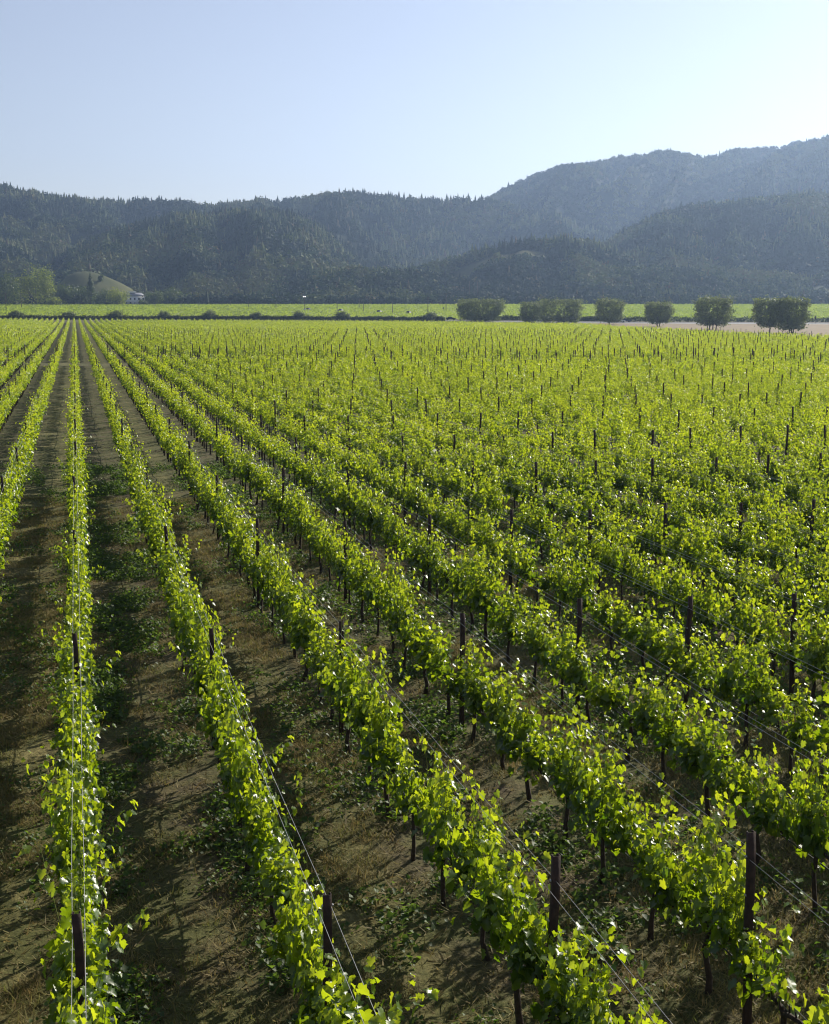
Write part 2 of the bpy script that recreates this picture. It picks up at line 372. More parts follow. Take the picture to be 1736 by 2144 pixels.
rows = np.arange(-140, 170)
ks = np.arange(-10, 500)
RR, KK = np.meshgrid(rows, ks, indexing='ij')
VX = X0 + RR * ROW; VY = POST_Y0 + (KK + .5) * VS
xc, zc = to_cam(VX, VY)
keep = (zc > 7.5) & (np.abs(xc) < zc * .34 + 5.5) & inside(VX, np.where(zc > 0, VY, 1e4)) & (zc < 760)
RR, KK, VX, VY, xc, zc = RR[keep], KK[keep], VX[keep], VY[keep], xc[keep], zc[keep]
VX = VX + rng.normal(0, .035, len(VX)); VY = VY + rng.normal(0, .07, len(VY))
VZ = terrain(zc)
miss = (rng.random(len(VX)) < .03) & (zc > 30)                       # a few vines are missing
px, py, _ = project(VX, VY, VZ + 1.3)
in_view = (px > -25) & (px < PW + 25) & (py < PH + 110) & ~miss
order = np.argsort(zc + np.where(in_view, 0, 1e6))[:300]
is_obj = np.zeros(len(VX), bool); is_obj[order] = True
VDIST = zc[order].max()
count = {}
for i in sorted(order, key=lambda j: (RR[j], zc[j])):
    r = int(RR[i]); count[r] = count.get(r, 0) + 1
    p = int(rng.integers(len(STYLES)))
    o = empty('grapevine', (VX[i], VY[i], VZ[i]), '%s grapevine, %s from the front in %s' % (WORD[STYLES[p]], ordinal(count[r]), row_name(r)), 'grapevine', 'grapevines in the rows',
              rz=(math.pi if rng.random() < .5 else 0) + rng.normal(0, .05))
    o.scale = (rng.uniform(.62, 1.0), rng.uniform(.92, 1.06), rng.uniform(.84, 1.10))
    link('foliage', FOL[p], o); link('trunk', TRK[p], o)
# the thousands of vines beyond those 300: one object
SV, SF, ST, off = [], [], [], 0
rest = ~is_obj & ~miss
for lo, hi, ns, per, size, nproto in ((0, 48, 26, 18, .125, 10), (48, 115, 25, 14, .135, 12), (115, 260, 20, 7, .20, 12), (260, 900, 12, 4, .33, 10)):
    sel = np.where(rest & (zc >= lo) & (zc < hi))[0]
    pi = rng.integers(nproto, size=len(sel))
    for q in range(nproto):
        g = np.random.default_rng(500 + q + int(lo))
        P, N, T, Sz, Ti, _ = vine_leaves(g, ns, per, size, ['tall', 'bushy', 'bushy', 'sparse', 'bushy', 'low'][q % 6])
        V, Fl = leaves(P, N, T, Sz, LEAF_T, LEAF_F) if hi == 48 else leaves(P, N, T, Sz); tq = np.repeat(Ti, len(V) // len(P))
        s = sel[pi == q]
        if not len(s): continue
        fl = np.stack([rng.choice([-1, 1], len(s)), rng.choice([-1, 1], len(s)), np.ones(len(s))], -1)
        sc = np.stack([rng.uniform(.70, 1.05, len(s)), rng.uniform(.92, 1.08, len(s)), rng.uniform(.82, 1.13, len(s))], -1)[:, None]
        A = V[None] * fl[:, None] * sc + np.stack([VX[s], VY[s], VZ[s]], -1)[:, None]
        B = Fl[None] + (np.arange(len(s)) * len(V))[:, None, None] + off
        SV.append(A.reshape(-1, 3)); SF.append(B.reshape(-1, 3)); ST.append(np.clip(tq[None] + rng.normal(.15, .09, (len(s), 1)), 0, 1).ravel()); off += len(s) * len(V)
sv = mesh('vine_mass', np.concatenate(SV), np.concatenate(SF), M['vinefar'], tint=np.concatenate(ST))
tag(link('distant_vines', sv), 'countless leafy green grapevines filling the vineyard beyond the nearest rows', 'vines', kind='stuff')
s = np.where(rest & (zc < 330))[0]                      # their trunks
T4 = np.array([(-.04, -.04, 0), (.04, -.04, 0), (0, .05, 0), (-.03, -.03, .95), (.03, -.03, .95), (0, .04, .95)])
A = T4[None] + np.stack([VX[s], VY[s], VZ[s]], -1)[:, None]
B = np.array([(0, 1, 4, 3), (1, 2, 5, 4), (2, 0, 3, 5)])[None] + (np.arange(len(s)) * 6)[:, None, None]
tag(link('distant_vine_trunks', mesh('distant_vine_trunks', A.reshape(-1, 3), B.reshape(-1, 4), M['bark'])), 'dark thin vine trunks standing below the distant vine foliage', 'trunks', kind='stuff')

# ------------------------------------------------------------------ trellis posts
def post_me(seed, h=2.14, wd=.075):
    """rolled steel stake: open channel with notched lips and a slightly bent top"""
    g = np.random.default_rng(seed); b = MB(); a = wd / 2; d = .055; t = .006
    prof = [(-a, d / 2), (-a, -d / 2), (a, -d / 2), (a, d / 2), (a - .018, d / 2), (a - .018, d / 2 - t), (a - t, d / 2 - t), (a - t, -d / 2 + t), (-a + t, -d / 2 + t), (-a + t, d / 2 - t), (-a + .018, d / 2 - t), (-a + .018, d / 2)]
    zs = [-.3, .3, .7, 1.1, 1.5, 1.8, h]; bend = g.normal(0, .008, (len(zs), 2))
    V = []; F = []; k = len(prof)
    for i, z in enumerate(zs): V += [(x + bend[i, 0], y + bend[i, 1], z) for x, y in prof]
    for i in range(len(zs) - 1):
        for j in range(k): F.append((i * k + j, i * k + (j + 1) % k, (i + 1) * k + (j + 1) % k, (i + 1) * k + j))
    T = (len(zs) - 1) * k
    for q in ((0, 1, 8, 9), (1, 2, 7, 8), (2, 3, 6, 7), (0, 9, 10, 11), (3, 4, 5, 6)): F.append(tuple(T + j for j in q))
    b.add(V, F)
    return b.me('post', [M['rust']])
def clip_me():
    b = MB(); b.box((0, 0, 0), (.014, .03, .018), 0, .8)
    return b.me('wire_clip', [M['galv']])
POSTS = [post_me(i, (2.12, 2.06, 2.20, 2.14)[i]) for i in range(4)]; CLIP = clip_me()
PR, PK = np.meshgrid(rows, np.arange(-1, 70), indexing='ij')
PX = X0 + PR * ROW; PY = POST_Y0 + PK * POST_P + np.where(PK > 2, rng.normal(0, .28, PK.shape), 0)
# end posts on both sides of the cross lane
er = rows.astype(float); ex = X0 + er * ROW
e1, e2 = 179.7 - .40 * ex - 9.4, 179.7 - .40 * ex + .4
AX = np.concatenate([PX.ravel(), ex, ex]); AY = np.concatenate([PY.ravel(), e1, e2]); AR = np.concatenate([PR.ravel(), er, er])
END = np.r_[np.zeros(PX.size, bool), np.ones(2 * len(ex), bool)]
xc_, zc_ = to_cam(AX, AY)
ok = (zc_ > 8) & (np.abs(xc_) < zc_ * .33 + 3) & (zc_ < 330) & (inside(AX, np.where(zc_ > 0, AY, 1e4)) | END) & (zc_ < np.interp(xc_ / zc_, EDGE_A, EDGE_Z))
AX, AY, AR, END, zc_ = AX[ok], AY[ok], AR[ok], END[ok], zc_[ok]
ppx, ppy, _ = project(AX, AY, terrain(zc_) + 1.6)
vis = (ppx > -8) & (ppx < PW + 8) & (ppy < PH + 120)
order = np.argsort(zc_ + np.where(vis, 0, 1e6))[:300]; pobj = np.zeros(len(AX), bool); pobj[order] = True
count = {}
FIX = {}
for i in sorted(order, key=lambda j: (AR[j], zc_[j])):
    r = int(AR[i]); count[r] = count.get(r, 0) + 1
    o = empty('trellis_post', (AX[i] + rng.normal(0, .012), AY[i], 0), 'rusty steel post, %s from the front in %s' % (ordinal(count[r]), row_name(r)), 'trellis post', 'trellis posts in the rows', rz=rng.normal(0, .06))
    o.rotation_euler[0] = rng.normal(0, .012); o.rotation_euler[1] = rng.normal(0, .012)
    if END[i]: o.scale = (1.9, 2.2, 1.12)
    link('stake', POSTS[int(rng.integers(4))], o)
    if zc_[i] < 30:
        for z in (1.95, 1.55, 1.2):
            for sg in (-1, 1): link('wire_clip', CLIP, o, (sg * .044, 0, z))
s = np.where(~pobj)[0]
hh = rng.uniform(2.0, 2.4, len(s)) + .1 * END[s]; ww = np.where(END[s], .05, .04)
bx = np.array([(-1, -1, 0), (1, -1, 0), (1, 1, 0), (-1, 1, 0), (-1, -1, 1), (1, -1, 1), (1, 1, 1), (-1, 1, 1)], float)
A = bx[None] * np.stack([ww, ww, hh], -1)[:, None] + np.stack([AX[s], AY[s], terrain(zc_[s])], -1)[:, None]
bf = np.array([(4, 5, 6, 7), (0, 1, 5, 4), (1, 2, 6, 5), (2, 3, 7, 6), (3, 0, 4, 7)])
tag(link('distant_posts', mesh('distant_posts', A.reshape(-1, 3), (bf[None] + (np.arange(len(s)) * 8)[:, None, None]).reshape(-1, 4), M['rust'])), 'dark trellis posts standing up out of the far vine rows', 'posts', kind='stuff')

# ------------------------------------------------------------------ wires and drip hoses
def strand(name, x, z, r, mat, label, cat, group, y_end, sag, k=4, wob=0.0):
    b = MB(); pts = []
    ys = [POST_Y0 - POST_P + POST_P * i / 6 for i in range(int((y_end - POST_Y0 + POST_P) / POST_P * 6) + 1)]
    g = random.Random(name + label)
    for y in ys:
        f = ((y - POST_Y0) / POST_P) % 1
        pts.append((x + g.uniform(-wob, wob), y, z - sag * 4 * f * (1 - f) + g.uniform(-wob, wob)))
    b.tube(pts, r, k)
    return tag(link(name, b.me(name, [mat], True)), label, cat, group)
for r in range(-1, 11):
    x = X0 + r * ROW; rn = row_name(r); ye = min(179.7 - .4 * x - 8, 120)
    for sg, sn in ((-1, 'left'), (1, 'right')):
        strand('trellis_wire', x + sg * .055, 1.94 + sg * .012, .0029, M['galv'], 'thin %s-hand wire along post tops in %s' % (sn, rn), 'wire', 'catch wires along the post tops', ye, .03 + .02 * (sg > 0), wob=.006)
    strand('drip_hose', x + .03, .70, .010, M['hose'], 'black irrigation hose hung low under vines in %s' % rn, 'drip hose', 'drip hoses under the vines', ye, .05, 6)
    strand('cordon_wire', x, .82, .0030, M['galv'], 'low steel wire carrying the vine arms in %s' % rn, 'wire', 'cordon wires under the foliage', ye, .015, 4)

# ------------------------------------------------------------------ grass and weeds between the rows
def scatter(n, zmin, zmax, dens):
    zc = np.sqrt(rng.uniform(zmin ** 2, zmax ** 2, n)); a = rng.uniform(-.36, .36, n); X, Y = to_world(a * zc, zc)
    k = rng.random(n) < dens(X, Y); return X[k], Y[k]
def alley(X): return np.floor((X - X0) / ROW).astype(int), ((X - X0) / ROW) % 1
def d_dry(X, Y):
    a, f = alley(X); c = fbm(X * 1.1, Y * 1.1, 31, 3)
    return np.where(a % 2 == 1, .95, .45) * smooth((c - .36) / .22) * np.where(np.abs(f - .5) < .42, 1, .7)
def tufts(X, Y, nb, hmin, hmax, spread, lean, size_as_h=True):
    n = len(X); P = np.repeat(np.stack([X, Y, ground_z(X, Y) - .015], -1), nb, 0); P[:, :2] += rng.normal(0, spread, (n * nb, 2))
    an = rng.uniform(0, 2 * math.pi, n * nb); l = rng.uniform(*lean, n * nb)
    T = np.stack([np.cos(an) * l, np.sin(an) * l, np.ones(n * nb)], -1); N = np.stack([np.cos(an), np.sin(an), -l * .8], -1) + rng.normal(0, .2, (n * nb, 3))
    return P, N, T, np.repeat(rng.uniform(hmin, hmax, n), nb) * rng.uniform(.5, 1.2, n * nb)
X, Y = scatter(190000, 10, 50, d_dry)
P, N, T, Sz = tufts(X, Y, 12, .05, .16, .07, (.3, 1.9))
V, Fl = leaves(P, N, T, Sz, BLADE_T, BLADE_F)
tag(link('dry_grass', mesh('dry_grass', V, Fl, M['dry'], tint=np.repeat(np.clip(np.repeat(rng.beta(2.0, 1.3, len(X)), 12), 0, 1), 3))), 'short dry straw-coloured grass in the alleys between the vine rows', 'grass', kind='stuff')
# straw and clippings lying flat on the soil
X, Y = scatter(200000, 10, 46, lambda X, Y: .25 + .5 * smooth((fbm(X * .8, Y * .8, 77, 3) - .4) / .25))
n = len(X); an = rng.uniform(0, 6.283, n); P = np.stack([X, Y, ground_z(X, Y) + rng.uniform(.0, .03, n)], -1)
V, Fl = leaves(P, np.c_[rng.normal(0, .35, (n, 2)), np.ones(n)], np.stack([np.cos(an), np.sin(an), rng.normal(0, .2, n)], -1), rng.uniform(.06, .22, n), BLADE_T, BLADE_F)
tag(link('straw_litter', mesh('straw_litter', V, Fl, M['dry'], tint=np.repeat(rng.uniform(0, .75, n), 3))), 'dry clippings and straw lying loose on the vineyard soil', 'straw', kind='stuff')
def d_weed(X, Y):
    a, f = alley(X); c = fbm(X * .9 + 40, Y * .55, 51, 3)
    return np.where(a == 0, 1.0, np.where(a % 2 == 0, .42, .22)) * smooth((c - .42) / .16) * np.where(np.minimum(f, 1 - f) < .3, 1.0, .55)
X, Y = scatter(90000, 10, 60, d_weed)
nb = 22; P, N, T, Sz = tufts(X, Y, nb, .035, .095, .10, (.3, 1.6)); P[:, 2] += rng.uniform(0, 1, len(P)) ** 2 * np.repeat(rng.uniform(.05, .32, len(X)), nb); N[:, 2] = np.abs(N[:, 2]) + .6
V, Fl = leaves(P, N, T, Sz)
tag(link('weeds', mesh('weeds', V, Fl, M['weed'], tint=np.repeat(rng.uniform(0, 1, len(P)), 4))), 'low green weeds growing in the tilled alleys beside the vines', 'weeds', kind='stuff')

# ------------------------------------------------------------------ road, verge, far field, hedge
def strip(name, near, far, mat, lift, nu=60, nv=8):
    """sheet between two picture lines, following the terrain"""
    a = np.array([to_cam(*ground_at(*p)[:2]) for p in near]); b_ = np.array([to_cam(*ground_at(*p)[:2]) for p in far])
    u = np.linspace(0, 1, nu); ia = np.stack([np.interp(u, np.linspace(0, 1, len(a)), a[:, k]) for k in (0, 1)], -1); ib = np.stack([np.interp(u, np.linspace(0, 1, len(b_)), b_[:, k]) for k in (0, 1)], -1)
    v = np.linspace(0, 1, nv)[:, None, None]; G = ia[None] * (1 - v) + ib[None] * v
    X, Y = to_world(G[..., 0], G[..., 1]); Z = terrain(G[..., 1]) + lift
    ix = np.arange(nu * nv).reshape(nv, nu)
    Fq = np.stack([ix[:-1, :-1], ix[:-1, 1:], ix[1:, 1:], ix[1:, :-1]], -1).reshape(-1, 4)
    return tag(link(name, mesh(name, np.stack([X, Y, Z], -1).reshape(-1, 3), Fq, mat)), kind='structure')
strip('verge', [(1080, 684), (1300, 691), (1450, 700), (1600, 708), (1736, 716), (2050, 734)], [(1080, 676.2), (1300, 676.8), (1450, 677.6), (1600, 678.2), (1736, 679), (2050, 681)], M['verge'], .02)
strip('road', [(0, 667.6), (500, 669), (1000, 673), (1300, 677), (1736, 679.2), (2050, 681.2)], [(0, 665.8), (500, 667.2), (1000, 670.6), (1300, 673.9), (1736, 675.6), (2050, 677.4)], M['asphalt'], .05)
strip('road_marking', [(0, 667.45), (500, 668.85), (1000, 672.8), (1300, 676.7), (1736, 678.9), (2050, 680.9)], [(0, 667.3), (500, 668.7), (1000, 672.6), (1300, 676.45), (1736, 678.6), (2050, 680.6)], M['line'], .056, nv=2)
def cards(n, box_f, size, mat, name):
    pass
# the field of vines beyond the hedge: rows of leaf tufts seen from far away
n = 230000
zf = np.sqrt(rng.uniform(600 ** 2, 1000 ** 2, n)); af = rng.uniform(-.37, .38, n)
xf = af * zf; row_d = 4.0
xr = np.round(xf / row_d) * row_d + rng.normal(0, 1.3, n)
k = np.abs(xr / zf - .02) < .40; zf, xr = zf[k], xr[k]; n = len(zf)
X, Y = to_world(xr, zf); P = np.stack([X, Y, terrain(zf) + rng.uniform(.2, .8, n)], -1)
V, Fl = leaves(P, np.c_[rng.normal(0, 1, (n, 2)), rng.uniform(.4, 1.6, n)], rng.normal(0, 1, (n, 3)), rng.uniform(.35, .75, n))
tag(link('far_field_vines', mesh('far_field_vines', V, Fl, M['farvine'], tint=np.repeat(np.clip(.5 + (fbm(xr * .012, zf * .012, 8) - .5) * .7 + rng.normal(0, .12, n), 0, 1), 4))), 'smooth yellow-green vineyard beyond the dark hedge', 'vines', kind='stuff')
gm = plain('field_grass', (.17, .215, .034), .9, 0, .2, .02)
strip('field', [(-250, 658.5), (300, 660), (868, 664), (1200, 668), (1736, 672), (2050, 674)], [(-250, 642.0), (300, 642.0), (868, 642.0), (1200, 642.0), (1736, 642.4), (2050, 642.4)], gm, .06, 60, 30)

# foliage volumes for trees, bushes and hedges --------------------------------
def crown_pts(g, n, shape, dims):
    """points and outward normals in a crown; shape 'box' is a clipped block, 'round' a clumped dome, 'cone' a spire"""
    if shape == 'box':
        p = g.uniform(-1, 1, (n * 3, 3)); r = (np.abs(p) ** 6).sum(1) ** (1 / 6); k = (r < 1.0) & (g.random(n * 3) < .12 + .88 * r ** 2.2)
        p = p[k][:n]; tp = .90 + .10 * np.clip(p[:, 2:3] * 1.6 + 1, -1, 1); p[:, :2] *= tp; out_ = g.random(len(p)) < .20; p[out_] *= g.uniform(.95, 1.22, (out_.sum(), 1)); q = np.sign(p) * np.abs(p) ** 3 + .25 * p
    elif shape == 'cone':
        p = g.normal(0, 1, (n, 3)); p = nrm(p) * g.random((n, 1)) ** .4; t = (p[:, 2] + 1) / 2; f = (1.05 - t) * (1 + .25 * np.sin(t * 40))
        p[:, 0] = p[:, 0] * f * 1.2; p[:, 1] = p[:, 1] * f * 1.2; q = p * [1, 1, .4]
    else:
        nb = 26; c = nrm(g.normal(0, 1, (nb, 3))) * g.uniform(.35, .78, (nb, 1)); c[:, 2] = np.abs(c[:, 2]) * 1.05 - .45; rr = g.uniform(.22, .42, nb)
        i = g.integers(nb, size=n); d = nrm(g.normal(0, 1, (n, 3))); p = c[i] + d * (rr[i] * g.random(n) ** .35)[:, None]; q = d + p
        lo, hi = np.percentile(p, 1, 0), np.percentile(p, 99, 0); p = (p - lo) / (hi - lo) * 2 - 1
    return p * np.array(dims) / 2, q
def foliage(g, n, shape, dims, size, mat, zbase, lumps=.18):
    p, q = crown_pts(g, n, shape, dims)
    # uneven outline: push points in and out with low-frequency noise, and open some gaps
    an = np.arctan2(p[:, 1], p[:, 0]); f = 1 + lumps * (fbm(an * 2.2 + 7, p[:, 2] / dims[2] * 7, int(g.integers(900)), 3) - .5) * 2
    p = p * f[:, None]
    hole = fbm(p[:, 0] / dims[0] * 9 + 30, (p[:, 2] + p[:, 1]) / dims[2] * 9, int(g.integers(900)), 2)
    k = hole > (.36 if shape == 'box' else .24); p, q, hole = p[k], q[k], hole[k]; n = len(p)
    p = p + np.array([0, 0, zbase + dims[2] / 2])
    V, Fl = leaves(p, nrm(q) + g.normal(0, 1.0 if shape == 'box' else .6, (n, 3)), g.normal(0, 1, (n, 3)), size * g.uniform(.6, 1.3, n))
    return mesh('crown', V, Fl, mat, tint=np.repeat(np.clip(hole * 1.1 - .1 + g.normal(0, .16, n), 0, 1), 4))
def tree(name, loc, label, cat, group, shape, dims, zbase, mat, seed, n=2600, size=.3, stems=((0, 0),), stem_r=.16, rz=0):
    g = np.random.default_rng(seed); o = empty(name, loc, label, cat, group, rz)
    link('crown', foliage(g, n, shape, dims, size, mat, zbase, .36 if shape == 'box' else .18), o)
    if stems:
        b = MB()
        for sx_, sy_ in stems:
            top = zbase + dims[2] * .5
            b.tube([(sx_, sy_, -.3), (sx_ * 1.05 + g.normal(0, .05), sy_, zbase * .6), (sx_ * 1.25 + g.normal(0, .1), sy_, zbase + .25 * dims[2]), (sx_ * 1.4, sy_, top)], [stem_r * 1.25, stem_r, stem_r * .8, stem_r * .3], 6)
            for j in range(4):
                a = g.uniform(0, 6.28); z0 = zbase * g.uniform(.7, 1.1); b.tube([(sx_ * 1.1, sy_, z0), (sx_ + math.cos(a) * dims[0] * .2, sy_ + math.sin(a) * dims[1] * .2, z0 + dims[2] * .3), (sx_ + math.cos(a) * dims[0] * .33, sy_ + math.sin(a) * dims[1] * .33, z0 + dims[2] * .5)], [stem_r * .6, stem_r * .4, stem_r * .12], 5)
        link('trunk', b.me('trunk', [M['treebark']], True), o)
    return o
def from_px(px, base_y, w_px, top_y, gap_y=None):
    X, Y, zc_i = ground_at(px, base_y); m = zc_i / F_PX
    return (X, Y, float(terrain(zc_i))), w_px * m, (base_y - top_y) * m, zc_i
G_OL = 'clipped olive trees along the road'
OL = [ # px, base, width, top, clear stem (fraction of height), stems (in metres), label
    (1610, 697.0, 62, 629, .20, ((.2, 0),), 'grey-green clipped olive tree, left of the touching pair at far right'),
    (1660, 697.5, 56, 628, .14, ((-.9, .2), (-.35, -.2), (.2, .1)), 'grey-green clipped olive tree with splayed stems, rightmost of the roadside row'),
    (1493, 690.5, 74, 626.5, .17, ((-1.7, 0), (-1.0, .3), (-.1, -.2), (.9, 0)), 'large square olive tree on four dark stems by the road'),
    (1378.5, 684.0, 54, 635, .17, ((-.45, 0), (.45, .2)), 'small flat-topped olive tree on two short stems'),
    (1277, 679.5, 56, 629, .10, ((0, 0),), 'square olive tree in front of the leaning dark snag'),
    (1174, 676.0, 88, 629, .03, ((-1, 0), (1.2, 0)), 'wide dense olive block touching a smaller bush on its left'),
    (1111, 674.8, 44, 635, .03, ((0, 0),), 'small dark olive bush left of the wide dense olive block'),
    (1006, 672.0, 98, 629, .03, ((-2, 0), (0, 0), (2, 0)), 'widest low olive block, leftmost of the big roadside trees'),
]
for i, (px_, by, wp, ty, cl, st, lab) in enumerate(OL):
    loc, W, H, z_ = from_px(px_, by, wp, ty)
    tree('olive_tree', loc, lab, 'olive tree', G_OL, 'box', (W * .98, W * .8 if W < 14 else 10, H * (1 - cl)), H * cl, M['olive'], 40 + i, n=int(7000 * max(1, W / 9)), size=.42, stems=st, stem_r=.17, rz=-YAW)
HEDGE_Y = lambda q: float(np.interp(q, [-60, 300, 600, 868, 930], [668.6, 669.3, 670.4, 672.0, 672.4]))
BU = [(33, 30, 651.5), (145, 26, 654), (241, 29, 651.5), (343, 24, 653), (438, 28, 650.5), (536, 23, 655), (627, 25, 652), (717, 28, 653), (901, 27, 655)]
for i, (px_, wp, ty) in enumerate(BU):
    loc, W, H, z_ = from_px(px_, HEDGE_Y(px_) - .35, wp * 1.1, ty)
    tree('roadside_bush', loc, ('rounded dark olive bush by the hedge, %s from the left' % ordinal(i + 1)), 'bush', 'round bushes along the hedge', 'round', (W, W * .8, H), .0, M['olive'], 70 + i, n=2600, size=.42, stems=((0, 0),), rz=-YAW)
# two hedges: one along the back of the vineyard, one beyond the road at right
def hedge(pts, n, h, label, seed):
    hp = np.array([ground_at(*p)[:2] for p in pts]); g = np.random.default_rng(seed); seg = np.linspace(0, 1, len(hp)); u = g.random(n)
    X = np.interp(u, seg, hp[:, 0]) + g.normal(0, .5, n); Y = np.interp(u, seg, hp[:, 1]) + g.normal(0, .5, n)
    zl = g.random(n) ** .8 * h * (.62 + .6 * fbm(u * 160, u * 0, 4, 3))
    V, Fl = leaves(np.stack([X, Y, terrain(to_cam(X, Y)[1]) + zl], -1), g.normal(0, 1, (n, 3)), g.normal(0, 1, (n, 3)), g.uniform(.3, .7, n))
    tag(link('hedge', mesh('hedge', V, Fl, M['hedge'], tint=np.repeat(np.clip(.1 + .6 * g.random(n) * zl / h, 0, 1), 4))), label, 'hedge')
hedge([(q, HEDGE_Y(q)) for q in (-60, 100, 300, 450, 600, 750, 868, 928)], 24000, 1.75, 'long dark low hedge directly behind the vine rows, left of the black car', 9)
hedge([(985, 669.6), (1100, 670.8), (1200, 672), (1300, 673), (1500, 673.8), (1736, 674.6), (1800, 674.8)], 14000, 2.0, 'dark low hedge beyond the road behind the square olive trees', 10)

# ------------------------------------------------------------------ poles, wind machine, roadside post
def pole(px, top, bot, label, zc0=None, r=.2, arm=True, lean=0.0, mat='pole'):
    X, Y, z_ = ground_at(px, bot) if zc0 is None else (*at_depth(px, zc0)[:2], zc0)
    s = ray(px, top)[1]; h = CAM_H + s * z_ - float(terrain(z_))
    o = empty('utility_pole', (X, Y, float(terrain(z_)) - .3), label, 'pole', 'poles across the far field', -YAW)
    b = MB(); b.tube([(0, 0, 0), (lean * .4, 0, h * .5), (lean, 0, h + .3)], [r * 1.15, r, r * .75], 7); link('shaft', b.me('shaft', [M[mat]], True), o)
    if arm:
        b = MB(); b.box((lean * .95, 0, h - .35), (1.9, .12, .14))
        for q in (-.8, -.3, .3, .8): b.tube([(q, 0, h - .28), (q, 0, h - .08)], .05, 5)
        link('crossarm', b.me('crossarm', [M['pole']]), o)
    return o
pole(13, 613, 650, 'tall dark pole in the field at the far left edge')
pole(45, 613, 645, 'thin pole before the big leafy tree at left')
pole(256.5, 647, 667, 'short thin pole beside the third round bush', arm=False, r=.15)
pole(483, 630, 642, 'faint thin post on the pale rise right of the house', arm=False, r=.17)
pole(520, 629, 646, 'thin pole in the field just right of the pale rise', arm=False, r=.17)
pole(578, 634, 649, 'small pole in the field left of the wind machine', arm=False, r=.17)
pole(706, 630, 654, 'thin pole above the eighth round bush', arm=False, r=.17)
pole(752, 624.5, 646, 'thick dark pole with pale top in mid field', arm=False, r=.2)
pole(761, 632, 654, 'thin pole just right of the thick dark pole', arm=False, r=.17)
pole(822, 632, 657.6, 'thin bare pole in the middle of the field', arm=False, r=.17)
pole(896, 621, 657.6, 'tall thin pole rising behind the ninth round bush', r=.17)
pole(934, 613, 652, 'tall dark pole left of the widest olive block', r=.17)
pole(983, 588, 640, 'tall pole against the woods, left of three above the widest olive', zc0=985, r=.22)
pole(992.5, 602, 640, 'shorter pole against the woods, middle of three above the widest olive', zc0=990, r=.2, arm=False)
pole(999.5, 589, 640, 'tall pole against the woods, right of three above the widest olive', zc0=980, r=.22)
pole(1266, 604, 640, 'leaning dark snag rising behind a square olive tree', zc0=640, r=.2, arm=False, lean=-1.1)
# roadside post at right
X, Y, z_ = ground_at(1707, 677.5); o = empty('marker_post', (X, Y, 0), 'short dark post with thicker top standing by the road at right', 'post')
b = MB(); b.tube([(0, 0, -.2), (0, 0, 2.4)], .12, 6); link('shaft', b.me('shaft', [M['pole']]), o)
b = MB(); b.box((0, 0, 3.0), (.55, .3, 1.3)); link('head', b.me('head', [M['pole']]), o)
X, Y, z_ = ground_at(928.5, 652); o = empty('marker_post', (X, Y, float(terrain(z_))), 'tiny dark post left of the tall dark pole', 'post')
b = MB(); b.tube([(0, 0, -.2), (0, 0, 1.6)], .1, 6); link('shaft', b.me('shaft', [M['pole']]), o)
b = MB(); b.box((0, 0, 1.9), (.7, .3, .8)); link('head', b.me('head', [M['pole']]), o)
# frost fan
X, Y, z_ = ground_at(638, 651); h = CAM_H + ray(640, 621)[1] * z_ - float(terrain(z_))
o = empty('wind_machine', (X, Y, float(terrain(z_))), 'vineyard wind machine with a bright white fan on a slim tower', 'wind machine', rz=-YAW)
b = MB(); b.tube([(0, 0, -.2), (0, 0, h - .2)], [.16, .12], 8); link('tower', b.me('tower', [M['pole']], True), o)
b = MB(); b.box((0, 0, .6), (1.2, 1.6, 1.2)); b.box((0, .3, 1.3), (.8, .7, .3)); link('engine_box', b.me('engine_box', [M['roof']]), o)
b = MB()
fn = Vector((.724, -.397, .564)).normalized(); fu = fn.cross(Vector((0, 0, 1))).normalized(); fv = fn.cross(fu)
for sg in (-1, 1):
    q = [fu * (sg * x_) + fv * y_ + fn * z_ + Vector((0, -.4, h + .05)) for z_ in (-.03, .03) for x_, y_ in ((.1, -.3), (.1, .3), (1.3, .55), (1.55, .1), (1.3, -.45))]
    b.add(q, [(0, 1, 2, 3, 4), (9, 8, 7, 6, 5)] + [(i, (i + 1) % 5, 5 + (i + 1) % 5, 5 + i) for i in range(5)])
b.tube([(0, -.35, h + .05), (0, .5, h + .05)], [.28, .32], 8); link('fan', b.me('fan', [M['fanmetal']]), o)

